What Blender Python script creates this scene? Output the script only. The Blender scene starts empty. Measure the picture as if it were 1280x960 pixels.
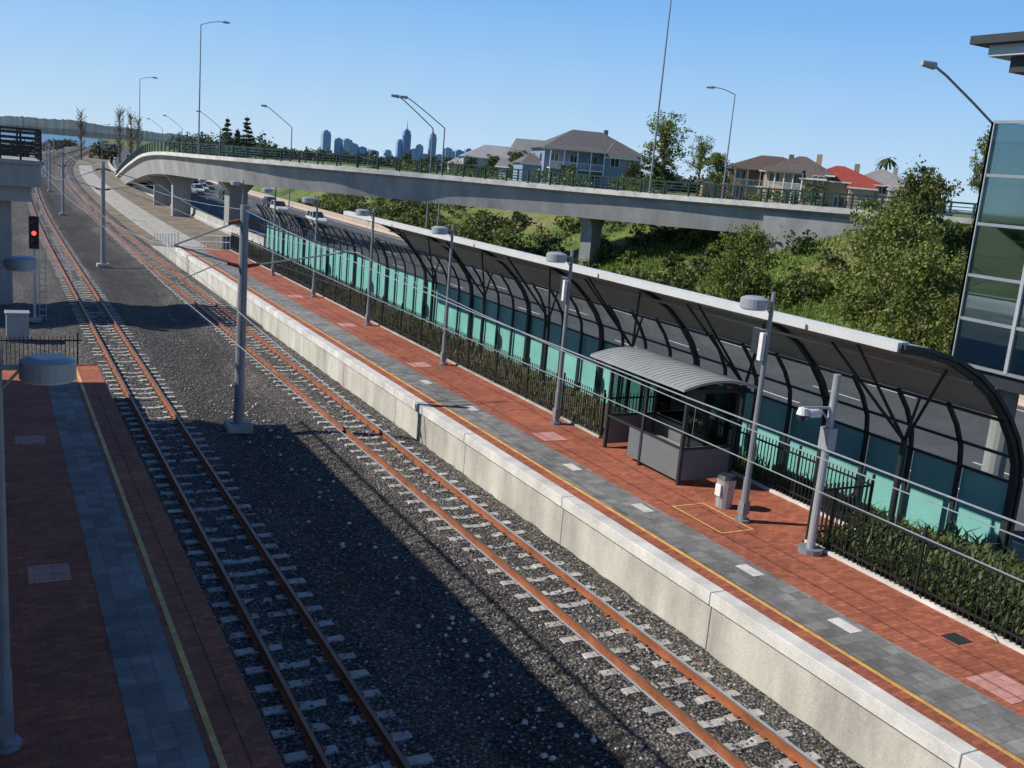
import bpy, math, random
import numpy as np
from mathutils import Vector, Matrix
random.seed(7); rng=np.random.default_rng(7)
scene=bpy.context.scene
R=math.radians
# ------------------------------------------------------------------ materials
def nt(name):
    m=bpy.data.materials.new(name); m.use_nodes=True; t=m.node_tree; t.nodes.clear()
    out=t.nodes.new('ShaderNodeOutputMaterial'); return m,t,out
def noise(t,scale,detail=6,stretch=None,rough=.55):
    N=t.nodes;L=t.links
    g=N.new('ShaderNodeNewGeometry'); no=N.new('ShaderNodeTexNoise')
    no.inputs['Scale'].default_value=scale; no.inputs['Detail'].default_value=detail; no.inputs['Roughness'].default_value=rough
    if stretch:
        mp=N.new('ShaderNodeMapping'); mp.inputs['Scale'].default_value=stretch
        L.new(g.outputs['Position'],mp.inputs['Vector']); L.new(mp.outputs[0],no.inputs['Vector'])
    else: L.new(g.outputs['Position'],no.inputs['Vector'])
    return no
def maprange(t,src,a,b,c,d):
    r=t.nodes.new('ShaderNodeMapRange'); r.inputs[1].default_value=a;r.inputs[2].default_value=b;r.inputs[3].default_value=c;r.inputs[4].default_value=d
    t.links.new(src,r.inputs[0]); return r.outputs[0]
def vscale(t,vec,fac):
    s=t.nodes.new('ShaderNodeVectorMath'); s.operation='SCALE'
    if isinstance(vec,tuple): s.inputs[0].default_value=vec
    else: t.links.new(vec,s.inputs[0])
    t.links.new(fac,s.inputs['Scale']); return s.outputs[0]
def addbump(t,p,src,strength,dist=.02):
    b=t.nodes.new('ShaderNodeBump'); b.inputs['Strength'].default_value=strength; b.inputs['Distance'].default_value=dist
    t.links.new(src,b.inputs['Height']); t.links.new(b.outputs[0],p.inputs['Normal'])
def M(name,c,rough=.7,metal=0,var=.2,scale=2.0,bump=0,bscale=30,stretch=None,fine=.1):
    m,t,out=nt(name); p=t.nodes.new('ShaderNodeBsdfPrincipled'); t.links.new(p.outputs[0],out.inputs[0])
    no=noise(t,scale,7,stretch,.65)
    f=maprange(t,no.outputs[0],.3,.7,1-var,1+var)
    n2=noise(t,bscale,3); f2=maprange(t,n2.outputs[0],.3,.7,1-fine,1+fine)
    col=vscale(t,vscale(t,tuple(c),f),f2)
    t.links.new(col,p.inputs['Base Color'])
    p.inputs['Roughness'].default_value=rough; p.inputs['Metallic'].default_value=metal
    if bump: addbump(t,p,n2.outputs[0],bump)
    return m
def ramp(t,src,stops):
    r=t.nodes.new('ShaderNodeValToRGB'); e=r.color_ramp.elements
    while len(e)<len(stops): e.new(.5)
    for i,(p,c) in enumerate(stops): e[i].position=p; e[i].color=(*c,1)
    t.links.new(src,r.inputs[0]); return r.outputs[0]
def mixc(t,fac,a,b,mode='MIX'):
    m=t.nodes.new('ShaderNodeMix'); m.data_type='RGBA'; m.blend_type=mode
    if isinstance(fac,float): m.inputs[0].default_value=fac
    else: t.links.new(fac,m.inputs[0])
    for i,v in ((6,a),(7,b)):
        if isinstance(v,tuple): m.inputs[i].default_value=(*v,1)
        else: t.links.new(v,m.inputs[i])
    return m.outputs[2]
def brickmat(name,c1,c2,mort,bw,rh,offset=.5,var=.25,rough=.8,msize=.006,swz=False):
    m,t,out=nt(name); p=t.nodes.new('ShaderNodeBsdfPrincipled'); t.links.new(p.outputs[0],out.inputs[0])
    g=t.nodes.new('ShaderNodeNewGeometry'); b=t.nodes.new('ShaderNodeTexBrick')
    vec=g.outputs['Position']
    if swz:
        s=t.nodes.new('ShaderNodeSeparateXYZ'); t.links.new(vec,s.inputs[0])
        a=t.nodes.new('ShaderNodeMath'); t.links.new(s.outputs[0],a.inputs[0]); t.links.new(s.outputs[1],a.inputs[1])
        cmb=t.nodes.new('ShaderNodeCombineXYZ'); t.links.new(a.outputs[0],cmb.inputs[0]); t.links.new(s.outputs[2],cmb.inputs[1]); vec=cmb.outputs[0]
    t.links.new(vec,b.inputs['Vector']); b.offset=offset
    b.inputs['Color1'].default_value=(*c1,1); b.inputs['Color2'].default_value=(*c2,1); b.inputs['Mortar'].default_value=(*mort,1)
    b.inputs['Scale'].default_value=1; b.inputs['Mortar Size'].default_value=msize; b.inputs['Brick Width'].default_value=bw; b.inputs['Row Height'].default_value=rh
    n1=noise(t,.6,8,None,.7); f=maprange(t,n1.outputs[0],.3,.7,1-var,1+var)
    n2=noise(t,9,4); f2=maprange(t,n2.outputs[0],.3,.7,.85,1.15)
    t.links.new(vscale(t,vscale(t,b.outputs[0],f),f2),p.inputs['Base Color']); p.inputs['Roughness'].default_value=rough
    addbump(t,p,b.outputs['Fac'],-.3,.01)
    return m
def ballastmat(name,tint=(1,1,1),lo=.025,hi=.5):
    m,t,out=nt(name); p=t.nodes.new('ShaderNodeBsdfPrincipled'); t.links.new(p.outputs[0],out.inputs[0])
    g=t.nodes.new('ShaderNodeNewGeometry'); v=t.nodes.new('ShaderNodeTexVoronoi'); v.inputs['Scale'].default_value=17
    t.links.new(g.outputs['Position'],v.inputs['Vector'])
    sp=t.nodes.new('ShaderNodeSeparateColor'); t.links.new(v.outputs['Color'],sp.inputs[0])
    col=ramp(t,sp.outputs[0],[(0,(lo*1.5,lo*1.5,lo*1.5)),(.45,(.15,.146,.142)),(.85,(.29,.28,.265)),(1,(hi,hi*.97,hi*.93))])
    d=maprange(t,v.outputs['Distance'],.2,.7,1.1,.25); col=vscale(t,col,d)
    n1=noise(t,.35,8,(1,.35,1),.7); big=ramp(t,n1.outputs[0],[(.3,(.38,.34,.31)),(.5,(.8,.76,.73)),(.68,(1.3,1.22,1.12))])
    col=mixc(t,1.0,col,big,'MULTIPLY')
    # darker strip in the drain between the two tracks, lighter towards the east
    s=t.nodes.new('ShaderNodeSeparateXYZ'); t.links.new(g.outputs['Position'],s.inputs[0])
    n3=noise(t,.8,6,(1,.2,1),.7); ad=t.nodes.new('ShaderNodeMath'); t.links.new(s.outputs[0],ad.inputs[0]); t.links.new(maprange(t,n3.outputs[0],.3,.7,-1.2,1.2),ad.inputs[1])
    strip=ramp(t,maprange(t,ad.outputs[0],5.,12.,0,1),[(0,(.9,.88,.86)),(.2,(.62,.58,.55)),(.55,(.55,.51,.48)),(.75,(1.1,1.06,1.0)),(1,(1.25,1.2,1.15))])
    col=mixc(t,1.0,col,strip,'MULTIPLY')
    t.links.new(col,p.inputs['Base Color']); p.inputs['Roughness'].default_value=.85
    inv=maprange(t,v.outputs['Distance'],0,.7,1,0); addbump(t,p,inv,.9,.04)
    return m
def islandmat(name,stops,rough=.85):
    m,t,out=nt(name); p=t.nodes.new('ShaderNodeBsdfPrincipled'); t.links.new(p.outputs[0],out.inputs[0]); g=t.nodes.new('ShaderNodeNewGeometry')
    t.links.new(ramp(t,g.outputs['Random Per Island'],stops),p.inputs['Base Color']); p.inputs['Roughness'].default_value=rough; return m
def leafmat(name,dark,light,trans=.25):
    m,t,out=nt(name); p=t.nodes.new('ShaderNodeBsdfPrincipled'); p.inputs['Roughness'].default_value=.6
    g=t.nodes.new('ShaderNodeNewGeometry'); no=noise(t,.5,5)
    a=t.nodes.new('ShaderNodeMath'); a.operation='MULTIPLY'; a.inputs[1].default_value=.5; t.links.new(g.outputs['Random Per Island'],a.inputs[0])
    b=t.nodes.new('ShaderNodeMath'); t.links.new(a.outputs[0],b.inputs[0]); t.links.new(maprange(t,no.outputs[0],.3,.7,0,.5),b.inputs[1])
    col=ramp(t,b.outputs[0],[(.1,dark),(.9,light)])
    t.links.new(col,p.inputs['Base Color']); tr=t.nodes.new('ShaderNodeBsdfTranslucent'); t.links.new(col,tr.inputs[0])
    mx=t.nodes.new('ShaderNodeMixShader'); mx.inputs[0].default_value=trans
    t.links.new(p.outputs[0],mx.inputs[1]); t.links.new(tr.outputs[0],mx.inputs[2]); t.links.new(mx.outputs[0],out.inputs[0]); return m
def glassmat(name,tint=(.85,.93,.92),refl=.12):
    m,t,out=nt(name); a=t.nodes.new('ShaderNodeBsdfTransparent'); a.inputs[0].default_value=(*tint,1)
    b=t.nodes.new('ShaderNodeBsdfGlossy'); b.inputs['Roughness'].default_value=.03; b.inputs[0].default_value=(.9,.95,1,1)
    fr=t.nodes.new('ShaderNodeFresnel'); fr.inputs[0].default_value=1.5
    ad=t.nodes.new('ShaderNodeMath'); ad.inputs[1].default_value=refl-.04; ad.use_clamp=True; t.links.new(fr.outputs[0],ad.inputs[0])
    mx=t.nodes.new('ShaderNodeMixShader'); t.links.new(ad.outputs[0],mx.inputs[0]); t.links.new(a.outputs[0],mx.inputs[1]); t.links.new(b.outputs[0],mx.inputs[2])
    t.links.new(mx.outputs[0],out.inputs[0]); return m
concrete=M('concrete',(.40,.385,.35),.85,0,.3,1.2,.3,40)
wallconc=M('platform_wall_concrete',(.50,.48,.42),.85,0,.34,1.0,.3,25,(1,.8,.3))
coping=M('coping_concrete',(.62,.60,.56),.8,0,.28,1.1,.15,30)
bridgeconc=M('bridge_concrete',(.31,.31,.30),.85,0,.28,.5,.1,15,(1,1,.4))
sleeperc=M('sleeper_concrete',(.43,.41,.37),.85,0,.38,2.5,.3,25)
rust=M('rusty_rail',(.27,.09,.035),.8,0,.4,1.5,.2,60)
railtop=M('rail_head_steel',(.25,.13,.08),.45,.4,.35,.8)
ballast=ballastmat('ballast_stone')
stonem=islandmat('loose_stones',[(0,(.04,.04,.04)),(.5,(.14,.135,.13)),(.9,(.27,.26,.25)),(1,(.5,.48,.45))])
brick=brickmat('red_paving_brick',(.43,.13,.065),(.28,.078,.042),(.16,.07,.05),.23,.115,.5,.3)
pinkbrick=brickmat('pink_paving',(.6,.3,.26),(.5,.24,.2),(.3,.15,.12),.3,.3,.0,.12)
tactile=brickmat('tactile_paving',(.15,.148,.145),(.26,.25,.235),(.12,.12,.12),.3,.3,0,.4,.8,.006)
yellow=M('yellow_line_paint',(.68,.42,.12),.6,0,.35,3)
asphalt=M('asphalt',(.085,.086,.09),.85,0,.25,.3,.1,30)
whitep=M('white_paint',(.75,.75,.72),.6,0,.12,3)
soil=M('soil',(.10,.07,.045),.95,0,.35,1.2,.4,12)
verge=M('sandy_verge',(.2,.165,.12),.95,0,.45,.5,.4,8)
galv=M('galvanised_steel',(.42,.44,.46),.45,.35,.12,2)
polegrey=M('pole_grey',(.26,.28,.31),.5,.3,.12,2)
lampgrey=M('lamp_housing',(.38,.40,.43),.45,.2,.08,2)
dark=M('dark_steel',(.035,.04,.045),.5,.3,.15,3)
black=M('black_fence_paint',(.012,.013,.014),.5,0,.15,3)
dgreen=M('dark_green_paint',(.02,.05,.045),.5,0,.15,3)
roofdark=M('canopy_underside',(.34,.34,.32),.8,0,.12,.8,.1,30)
fascia=M('canopy_fascia',(.62,.63,.62),.45,.1,.08,1)
roofsheet=M('canopy_roof_sheet',(.4,.42,.43),.45,.3,.1,1)
teal=M('teal_glazed_panel',(.19,.46,.42),.4,0,.16,.6)
glass=glassmat('clear_glass',(.92,.97,.96),.07)
greenglass=glassmat('green_tint_glass',(.62,.82,.78),.14)
darkglass=M('dark_window_glass',(.03,.04,.05),.08,0,.1,1)
shelterg=M('shelter_grey_panel',(.15,.165,.175),.6,.1,.1,2)
shelroof=M('shelter_roof_sheet',(.40,.42,.42),.5,.3,.14,1.2)
tyre=M('tyre_rubber',(.015,.015,.015),.8)
leafA=leafmat('olive_leaves',(.045,.065,.014),(.21,.24,.055))
leafB=leafmat('dark_leaves',(.025,.045,.012),(.12,.15,.035))
leafC=leafmat('light_leaves',(.08,.11,.02),(.25,.29,.06))
leafF=leafmat('distant_leaves',(.03,.05,.03),(.10,.12,.065))
strap=leafmat('strappy_leaves',(.03,.06,.015),(.15,.19,.05))
bark=M('bark',(.16,.12,.09),.9,0,.3,4)
twig=M('bare_twigs',(.17,.115,.075),.9,0,.3,2)
# ------------------------------------------------------------------ mesh builder
class B:
    def __init__(s): s.v=[];s.f=[];s.m=[];s.mats=[]
    def mi(s,m):
        if m not in s.mats: s.mats.append(m)
        return s.mats.index(m)
    def face(s,pts,mat):
        n=len(s.v); s.v+= [tuple(p) for p in pts]; s.f.append(tuple(range(n,n+len(pts)))); s.m.append(s.mi(mat))
    def hexa(s,p,mat):
        n=len(s.v); s.v+=[tuple(q) for q in p]; k=s.mi(mat)
        for q in ((0,3,2,1),(4,5,6,7),(0,1,5,4),(1,2,6,5),(2,3,7,6),(3,0,4,7)):
            s.f.append(tuple(n+i for i in q)); s.m.append(k)
    def box(s,x0,x1,y0,y1,z0,z1,mat):
        s.hexa([(x0,y0,z0),(x1,y0,z0),(x1,y1,z0),(x0,y1,z0),(x0,y0,z1),(x1,y0,z1),(x1,y1,z1),(x0,y1,z1)],mat)
    def beam(s,p0,p1,w,h,mat,up=(0,0,1)):
        p0=Vector(p0);p1=Vector(p1);d=(p1-p0).normalized(); u=Vector(up)
        if abs(d.dot(u))>.98: u=Vector((0,1,0))
        sd=d.cross(u).normalized(); u=sd.cross(d)
        a=sd*w/2;b=u*h/2
        s.hexa([p0-a-b,p0+a-b,p1+a-b,p1-a-b,p0-a+b,p0+a+b,p1+a+b,p1-a+b],mat)
    def cyl(s,p0,p1,r0,r1,mat,n=10):
        p0=Vector(p0);p1=Vector(p1);d=(p1-p0).normalized(); u=Vector((0,0,1)) if abs(d.z)<.95 else Vector((1,0,0))
        a=d.cross(u).normalized(); b=d.cross(a); k=s.mi(mat); o=len(s.v)
        for i in range(n):
            t=2*math.pi*i/n; e=a*math.cos(t)+b*math.sin(t)
            s.v.append(tuple(p0+e*r0)); s.v.append(tuple(p1+e*r1))
        for i in range(n):
            j=(i+1)%n; s.f.append((o+2*i,o+2*j,o+2*j+1,o+2*i+1)); s.m.append(k)
        s.f.append(tuple(o+2*i for i in range(n)));s.m.append(k); s.f.append(tuple(o+2*i+1 for i in range(n)));s.m.append(k)
    def tube(s,pts,r,mat,n=6):
        for a,b in zip(pts[:-1],pts[1:]): s.cyl(a,b,r,r,mat,n)
    def sweep(s,prof,frames,mat,closed=True,mats=None):
        o=len(s.v);n=len(prof)
        for (O,Lt) in frames:
            for (a,z) in prof: s.v.append((O[0]+Lt[0]*a,O[1]+Lt[1]*a,O[2]+z))
        rg=range(n) if closed else range(n-1)
        for i in range(len(frames)-1):
            for j in rg:
                k=(j+1)%n; s.f.append((o+i*n+j,o+i*n+k,o+(i+1)*n+k,o+(i+1)*n+j)); s.m.append(s.mi(mats[j] if mats else mat))
        if closed:
            s.f.append(tuple(o+j for j in range(n)));s.m.append(s.mi(mat)); e=o+(len(frames)-1)*n
            s.f.append(tuple(e+j for j in range(n)));s.m.append(s.mi(mat))
    def quads(s,arr,mat):
        o=len(s.v);k=s.mi(mat); N=arr.shape[0]
        s.v+= [tuple(x) for x in arr.reshape(-1,3).tolist()]
        s.f+= [(o+4*i,o+4*i+1,o+4*i+2,o+4*i+3) for i in range(N)]; s.m+=[k]*N
    def build(s,name,loc=(0,0,0),rz=0,scale=1,smooth=False,bevel=0,parent=None):
        me=bpy.data.meshes.new(name); me.from_pydata(s.v,[],s.f)
        for m in s.mats: me.materials.append(m)
        me.polygons.foreach_set('material_index',s.m)
        if smooth: me.polygons.foreach_set('use_smooth',[True]*len(s.f))
        me.update(); return place(me,name,loc,rz,scale,bevel,parent)
def place(me,name,loc=(0,0,0),rz=0,scale=1,bevel=0,parent=None):
    ob=bpy.data.objects.new(name,me); scene.collection.objects.link(ob); ob.location=loc; ob.rotation_euler=(0,0,rz)
    ob.scale=scale if isinstance(scale,tuple) else (scale,)*3
    if bevel:
        bv=ob.modifiers.new('bevel','BEVEL'); bv.width=bevel; bv.segments=2; bv.limit_method='ANGLE'
    if parent: ob.parent=parent
    return ob
def empty(name,loc=(0,0,0)):
    e=bpy.data.objects.new(name,None); scene.collection.objects.link(e); e.location=loc; return e
def leaves(blobs,size,flat=.0):
    out=[]
    for (x,y,z,rx,ry,rz,n,k) in blobs:
        d=rng.normal(size=(k,3)); d/=np.linalg.norm(d,axis=1)[:,None]; rr=rng.uniform(.45,1.0,size=(k,1))
        cc=d*rr; idx=rng.integers(0,k,n); p=cc[idx]+rng.normal(size=(n,3))*rng.uniform(.09,.24,size=(k,1))[idx]
        p=p*np.array([rx,ry,rz])+np.array([x,y,z]); s=size*rng.uniform(.5,1.4,size=(n,1))
        a=rng.normal(size=(n,3)); a/=np.linalg.norm(a,axis=1)[:,None]; b=rng.normal(size=(n,3)); b=np.cross(a,b); b/=np.linalg.norm(b,axis=1)[:,None]
        a=a*s; b=b*s*.55
        out.append(np.stack([p-a,p-b,p+a,p+b],axis=1))
    return np.concatenate(out)
# ------------------------------------------------------------------ layout helpers
def off(y):
    if y<80: return 0.
    if y<400: return (y-80)**2/6000
    return 17.07+.1067*(y-400)
def ys(y0,y1):
    L=[];y=y0
    while y<y1:
        L.append(y); y+= 8 if y>=70 else 10
    L.append(y1); return L
def frames(x,y0,y1,z=0): return [((x+off(y),y,z),(1,0,0)) for y in ys(y0,y1)]
def polar(az,d): return (d*math.sin(R(az)),d*math.cos(R(az)))
def sm(t): t=max(0,min(1,t)); return t*t*(3-2*t)
def gz(x,y):
    xb=45.5+off(y); h=7.8*sm((x-xb)/20)
    h*=1-.5*sm((y-240)/200)
    if x>xb: h+= .5*math.sin(x*.31+1)*math.sin(y*.23)*sm((x-xb)/6)*(1-sm((x-xb-22)/10))
    return -.42+h if x>xb else -.42
# ------------------------------------------------------------------ ground
def groundmat():
    m,t,out=nt('ground_grass_soil'); p=t.nodes.new('ShaderNodeBsdfPrincipled'); t.links.new(p.outputs[0],out.inputs[0]); p.inputs['Roughness'].default_value=.95
    n1=noise(t,.12,8,None,.65); n2=noise(t,3,6)
    a=ramp(t,n1.outputs[0],[(.35,(.04,.07,.015)),(.48,(.09,.14,.025)),(.56,(.15,.17,.045)),(.66,(.24,.18,.11))])
    t.links.new(vscale(t,a,maprange(t,n2.outputs[0],.3,.7,.6,1.4)),p.inputs['Base Color']); addbump(t,p,n2.outputs[0],.6,.15); return m
grassm=groundmat()
xs=[-9000,-4000,-1500,-600,-200,-80,-30,0,15,30,40]+[44+2*i for i in range(16)]+[80,90,110,140,180,240,320,420,560,800,1200,2000,3500,6000,12000]
yy=[-400,-150,-60]+[-30+5*i for i in range(40)]+[180,200,225,250,280,320,370,430,500,600,750,950,1300,2000,3500,6000,12000,20000]
g=B()
for y in yy:
    for x in xs: g.v.append((x,y,gz(x,y)))
n=len(xs)
for j in range(len(yy)-1):
    for i in range(n-1): g.f.append((j*n+i,j*n+i+1,(j+1)*n+i+1,(j+1)*n+i)); g.m.append(0)
g.mi(grassm); g.build('ground',smooth=True)
b=B(); b.sweep([(0,-.33),(11.2,-.33)],frames(12.4,79.2,800),verge,False); b.sweep([(0,-.3),(12,-.3)],frames(-13.9,37.5,800),verge,False); b.build('gravel_verge')
bb=B(); X=np.concatenate([np.arange(-2,12.5,.3),[12.58]]); Yf=list(np.arange(-6,60,.35))+ys(60,900)[0:]
def bz(x,y):
    def trk(c): return max(0,1-max(0,abs(x-c)-1.3)/.9)
    return -.34+.16*max(trk(4.84),trk(10.95))
bb.mi(ballast)
for y in Yf:
    for x in X: bb.v.append((x+off(y),y,bz(x,y)+random.uniform(-.028,.028)))
n=len(X)
for j in range(len(Yf)-1):
    for i in range(n-1): bb.f.append((j*n+i,j*n+i+1,(j+1)*n+i+1,(j+1)*n+i)); bb.m.append(0)
bb.build('ballast_bed',smooth=True)
N=30000; sx=rng.uniform(3.3,12.5,N); sy=4+rng.uniform(0,1,N)**1.5*46; szz=np.array([bz(a,0) for a in sx])
b=B(); k=b.mi(stonem); r=rng.uniform(.016,.036,N)
for i in range(N):
    o=len(b.v); x,y,z,s=sx[i],sy[i],szz[i]+.012,r[i]; a=random.uniform(0,1.57); ca,sa=math.cos(a)*s*1.2,math.sin(a)*s*1.2; j=random.uniform(-.4,.4)*s
    b.v+=[(x+ca,y+sa,z),(x-sa,y+ca,z+j),(x-ca,y-sa,z),(x+sa,y-ca,z-j),(x+j,y-j,z+s*.9)]
    for q in ((0,1,4),(1,2,4),(2,3,4),(3,0,4)): b.f.append(tuple(o+w for w in q)); b.m.append(k)
b.build('loose_stones')
b=B(); 
for i in range(150):
    y=random.choice((random.gauss(33,3),random.gauss(20,5),random.gauss(14,3),random.uniform(8,60))); x=random.gauss(8.0,.5)
    s=random.uniform(.02,.075); z=-.31; a=random.uniform(0,3); ca,sa=math.cos(a)*s,math.sin(a)*s
    b.hexa([(x+ca,y+sa,z),(x-sa,y+ca*.7,z),(x-ca,y-sa,z),(x+sa,y-ca*.7,z),(x+ca*.7,y+sa*.7,z+s*.7),(x-sa*.6,y+ca*.5,z+s*.6),(x-ca*.7,y-sa*.5,z+s*.8),(x+sa*.5,y-ca*.5,z+s*.6)],coping)
b.build('rubble')
def track(cx):
    e=empty('railway_track',(cx,0,0))
    prof=[(-.07,-.16),(.07,-.16),(.07,-.145),(.012,-.125),(.012,-.045),(.036,-.035),(.036,0),(-.036,0),(-.036,-.035),(-.012,-.045),(-.012,-.125),(-.07,-.145)]
    mm=[rust]*12; mm[6]=railtop
    for nm,dx in (('rail_west',-.55),('rail_east',.55)):
        b=B(); b.sweep(prof,frames(dx,-8,900),rust,True,mm); b.build(nm,parent=e)
    b=B(); y=-7.
    while y<420:
        o=off(y); j=random.uniform(-.012,.012)
        for s in (-1,1):
            e1=random.uniform(1.0,1.1); e0=random.uniform(.14,.26)
            x0,x1=(o-e1,o-e0) if s<0 else (o+e0,o+e1)
            b.hexa([(x0,y-.13,-.3),(x1,y-.13,-.3),(x1,y+.13,-.3),(x0,y+.13,-.3),(x0+.05,y-.1,-.154+j),(x1-.02,y-.1,-.16+j),(x1-.02,y+.1,-.16+j),(x0+.05,y+.1,-.154+j)],sleeperc)
        b.box(o-.26,o+.26,y-.1,y+.1,-.3,-.18+j,sleeperc)
        if y<70:
            for dx in (-.55,.55):
                for q in (-.1,.1): b.box(o+dx+q-.035,o+dx+q+.035,y-.06,y+.06,-.17,-.12,rust)
        y+=.7
    b.build('sleepers',parent=e)
track(4.84); track(10.95)
# ------------------------------------------------------------------ platforms
def platform_east():
    e=empty('station_platform')
    b=B(); y=-3.4
    while y<78.9:
        b.box(12.62,12.9,y+.012,min(y+5.9,79)-.012,-.6,.72,wallconc)
        b.box(12.55,12.92,y+.012,min(y+5.9,79)-.012,.724,.996,coping)
        y+=5.9
    b.box(12.66,16.74,-3.4,78.95,-.6,.70,wallconc); b.box(16.743,18.6,16.05,24.95,-.6,.70,wallconc); b.box(16.743,21.5,-3.4,16.04,-.6,.5,wallconc)
    b.build('edge_wall',bevel=.012,parent=e)
    b=B(); b.box(12.925,16.62,-3.4,79,.72,.985,brick); b.box(16.62,18.5,16.1,24.9,.72,.985,brick); b.build('brick_paving',parent=e)
    b=B(); b.box(13.36,14.5,-3.4,78,.99,.994,tactile)
    b.build('tactile_strip',parent=e)
    b=B(); b.box(13.24,13.33,-3.4,78,.99,.994,yellow)
    b.build('safety_line',parent=e)
    b=B()
    for y in (9.6,25.4,36,45.2,54.4): b.box(14.7,15.5,y-.45,y+.45,.99,.994,pinkbrick)
    for a in ((15.0,16.0,17.0,17.05),(15.0,16.0,18.9,18.95),(15.0,15.05,17.05,18.9),(15.95,16.0,17.05,18.9)): b.box(*a,.99,.994,yellow)
    for (x,y) in ((15.9,11.2),): b.box(x-.2,x+.2,y-.2,y+.2,.99,.994,dark)
    for y in (12.3,15,19,22.4,29,33): b.box(14.0,14.3,y-.3,y+.3,.997,1.0,coping)
    b.build('paving_markings',parent=e)
    b=B(); b.box(16.75,21.5,-3.4,16,.51,.80,soil); b.box(18.62,21.75,16,25,-.4,.3,soil); b.box(16.75,21.75,25,89,-.4,.1,soil)
    b.box(16.63,16.74,-3.4,16,.72,1.06,coping); b.box(18.51,18.61,16.1,25,.72,1.06,coping); b.box(16.63,16.74,25,79,.72,1.04,concrete)
    b.build('garden_bed',parent=e)
    b=B()
    b.hexa([(12.7,79,-.5),(16.9,79,-.5),(16.9,93,-.5),(12.7,93,-.5),(12.7,79,.98),(16.9,79,.98),(16.9,93,-.3),(12.7,93,-.3)],concrete)
    for y in np.arange(79.5,93,1.5): z=.98-(y-79)/14*1.28; b.box(12.8,12.85,y-.025,y+.025,z,z+1.05,galv); b.box(16.7,16.75,y-.025,y+.025,z,z+1.05,galv)
    for x in (12.825,16.725):
        for q in (.55,1.05): b.beam((x,79.5,.98+q),(x,92.7,-.25+q),.05,.05,galv)
    b.build('end_ramp',parent=e)
platform_east()
b=B(); b.sweep([(0,-.25),(3.4,-.25),(3.4,-.4),(0,-.4)],frames(14.2,93,330),concrete); b.build('service_path')
def platform_west():
    e=empty('station_platform')
    b=B(); y=-3.4
    while y<36.7:
        b.box(2.95,3.2,y+.012,min(y+5.9,36.8)-.012,-.6,.72,wallconc); b.box(2.9,3.27,y+.012,min(y+5.9,36.8)-.012,.724,.996,brick); y+=5.9
    b.box(-6,3.15,-3.4,36.75,-.6,.70,wallconc); b.build('edge_wall',parent=e)
    b=B(); b.box(-6,2.895,-3.4,36.8,.72,.985,brick); b.build('brick_paving',parent=e)
    b=B(); b.box(1.55,2.40,-3.4,36.3,.99,.994,tactile); b.build('tactile_strip',parent=e)
    b=B(); b.box(2.5,2.59,-3.4,36.5,.99,.994,yellow); b.build('safety_line',parent=e)
    b=B()
    for y in (18.6,27.5): b.box(.5,1.2,y-.4,y+.4,.99,.994,pinkbrick)
    b.build('paving_markings',parent=e)
platform_west()
# unseen west canopy, added left of the view to shade the near tracks
b=B()
prof=[(-.7,8.2),(-1.6,8.25),(-3.,7.8),(-4.4,6.7),(-5.4,5.0),(-5.8,3.2),(-5.8,.9)]
pr=prof+[(x-.12,z-.05) for x,z in reversed(prof)]
b.sweep(pr,[((0,3,0),(1,0,0)),((0,37,0),(1,0,0))],roofsheet)
for y in np.arange(4,37,6): b.cyl((-4.2,y,.98),(-4.2,y,4.2),.12,.12,dark); b.beam((-4.2,y,4.2),(-1.6,y,8.1),.12,.15,dark); b.beam((-4.2,y,4.2),(-5.2,y,5.3),.12,.15,dark)
for y in np.arange(3,37,.45): b.beam((-.7,y,8.22),(-.2,y,8.3),.05,.05,dark)
b.box(-.22,-.16,3,37,8.27,8.35,dark)
b.build('platform_canopy')
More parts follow.
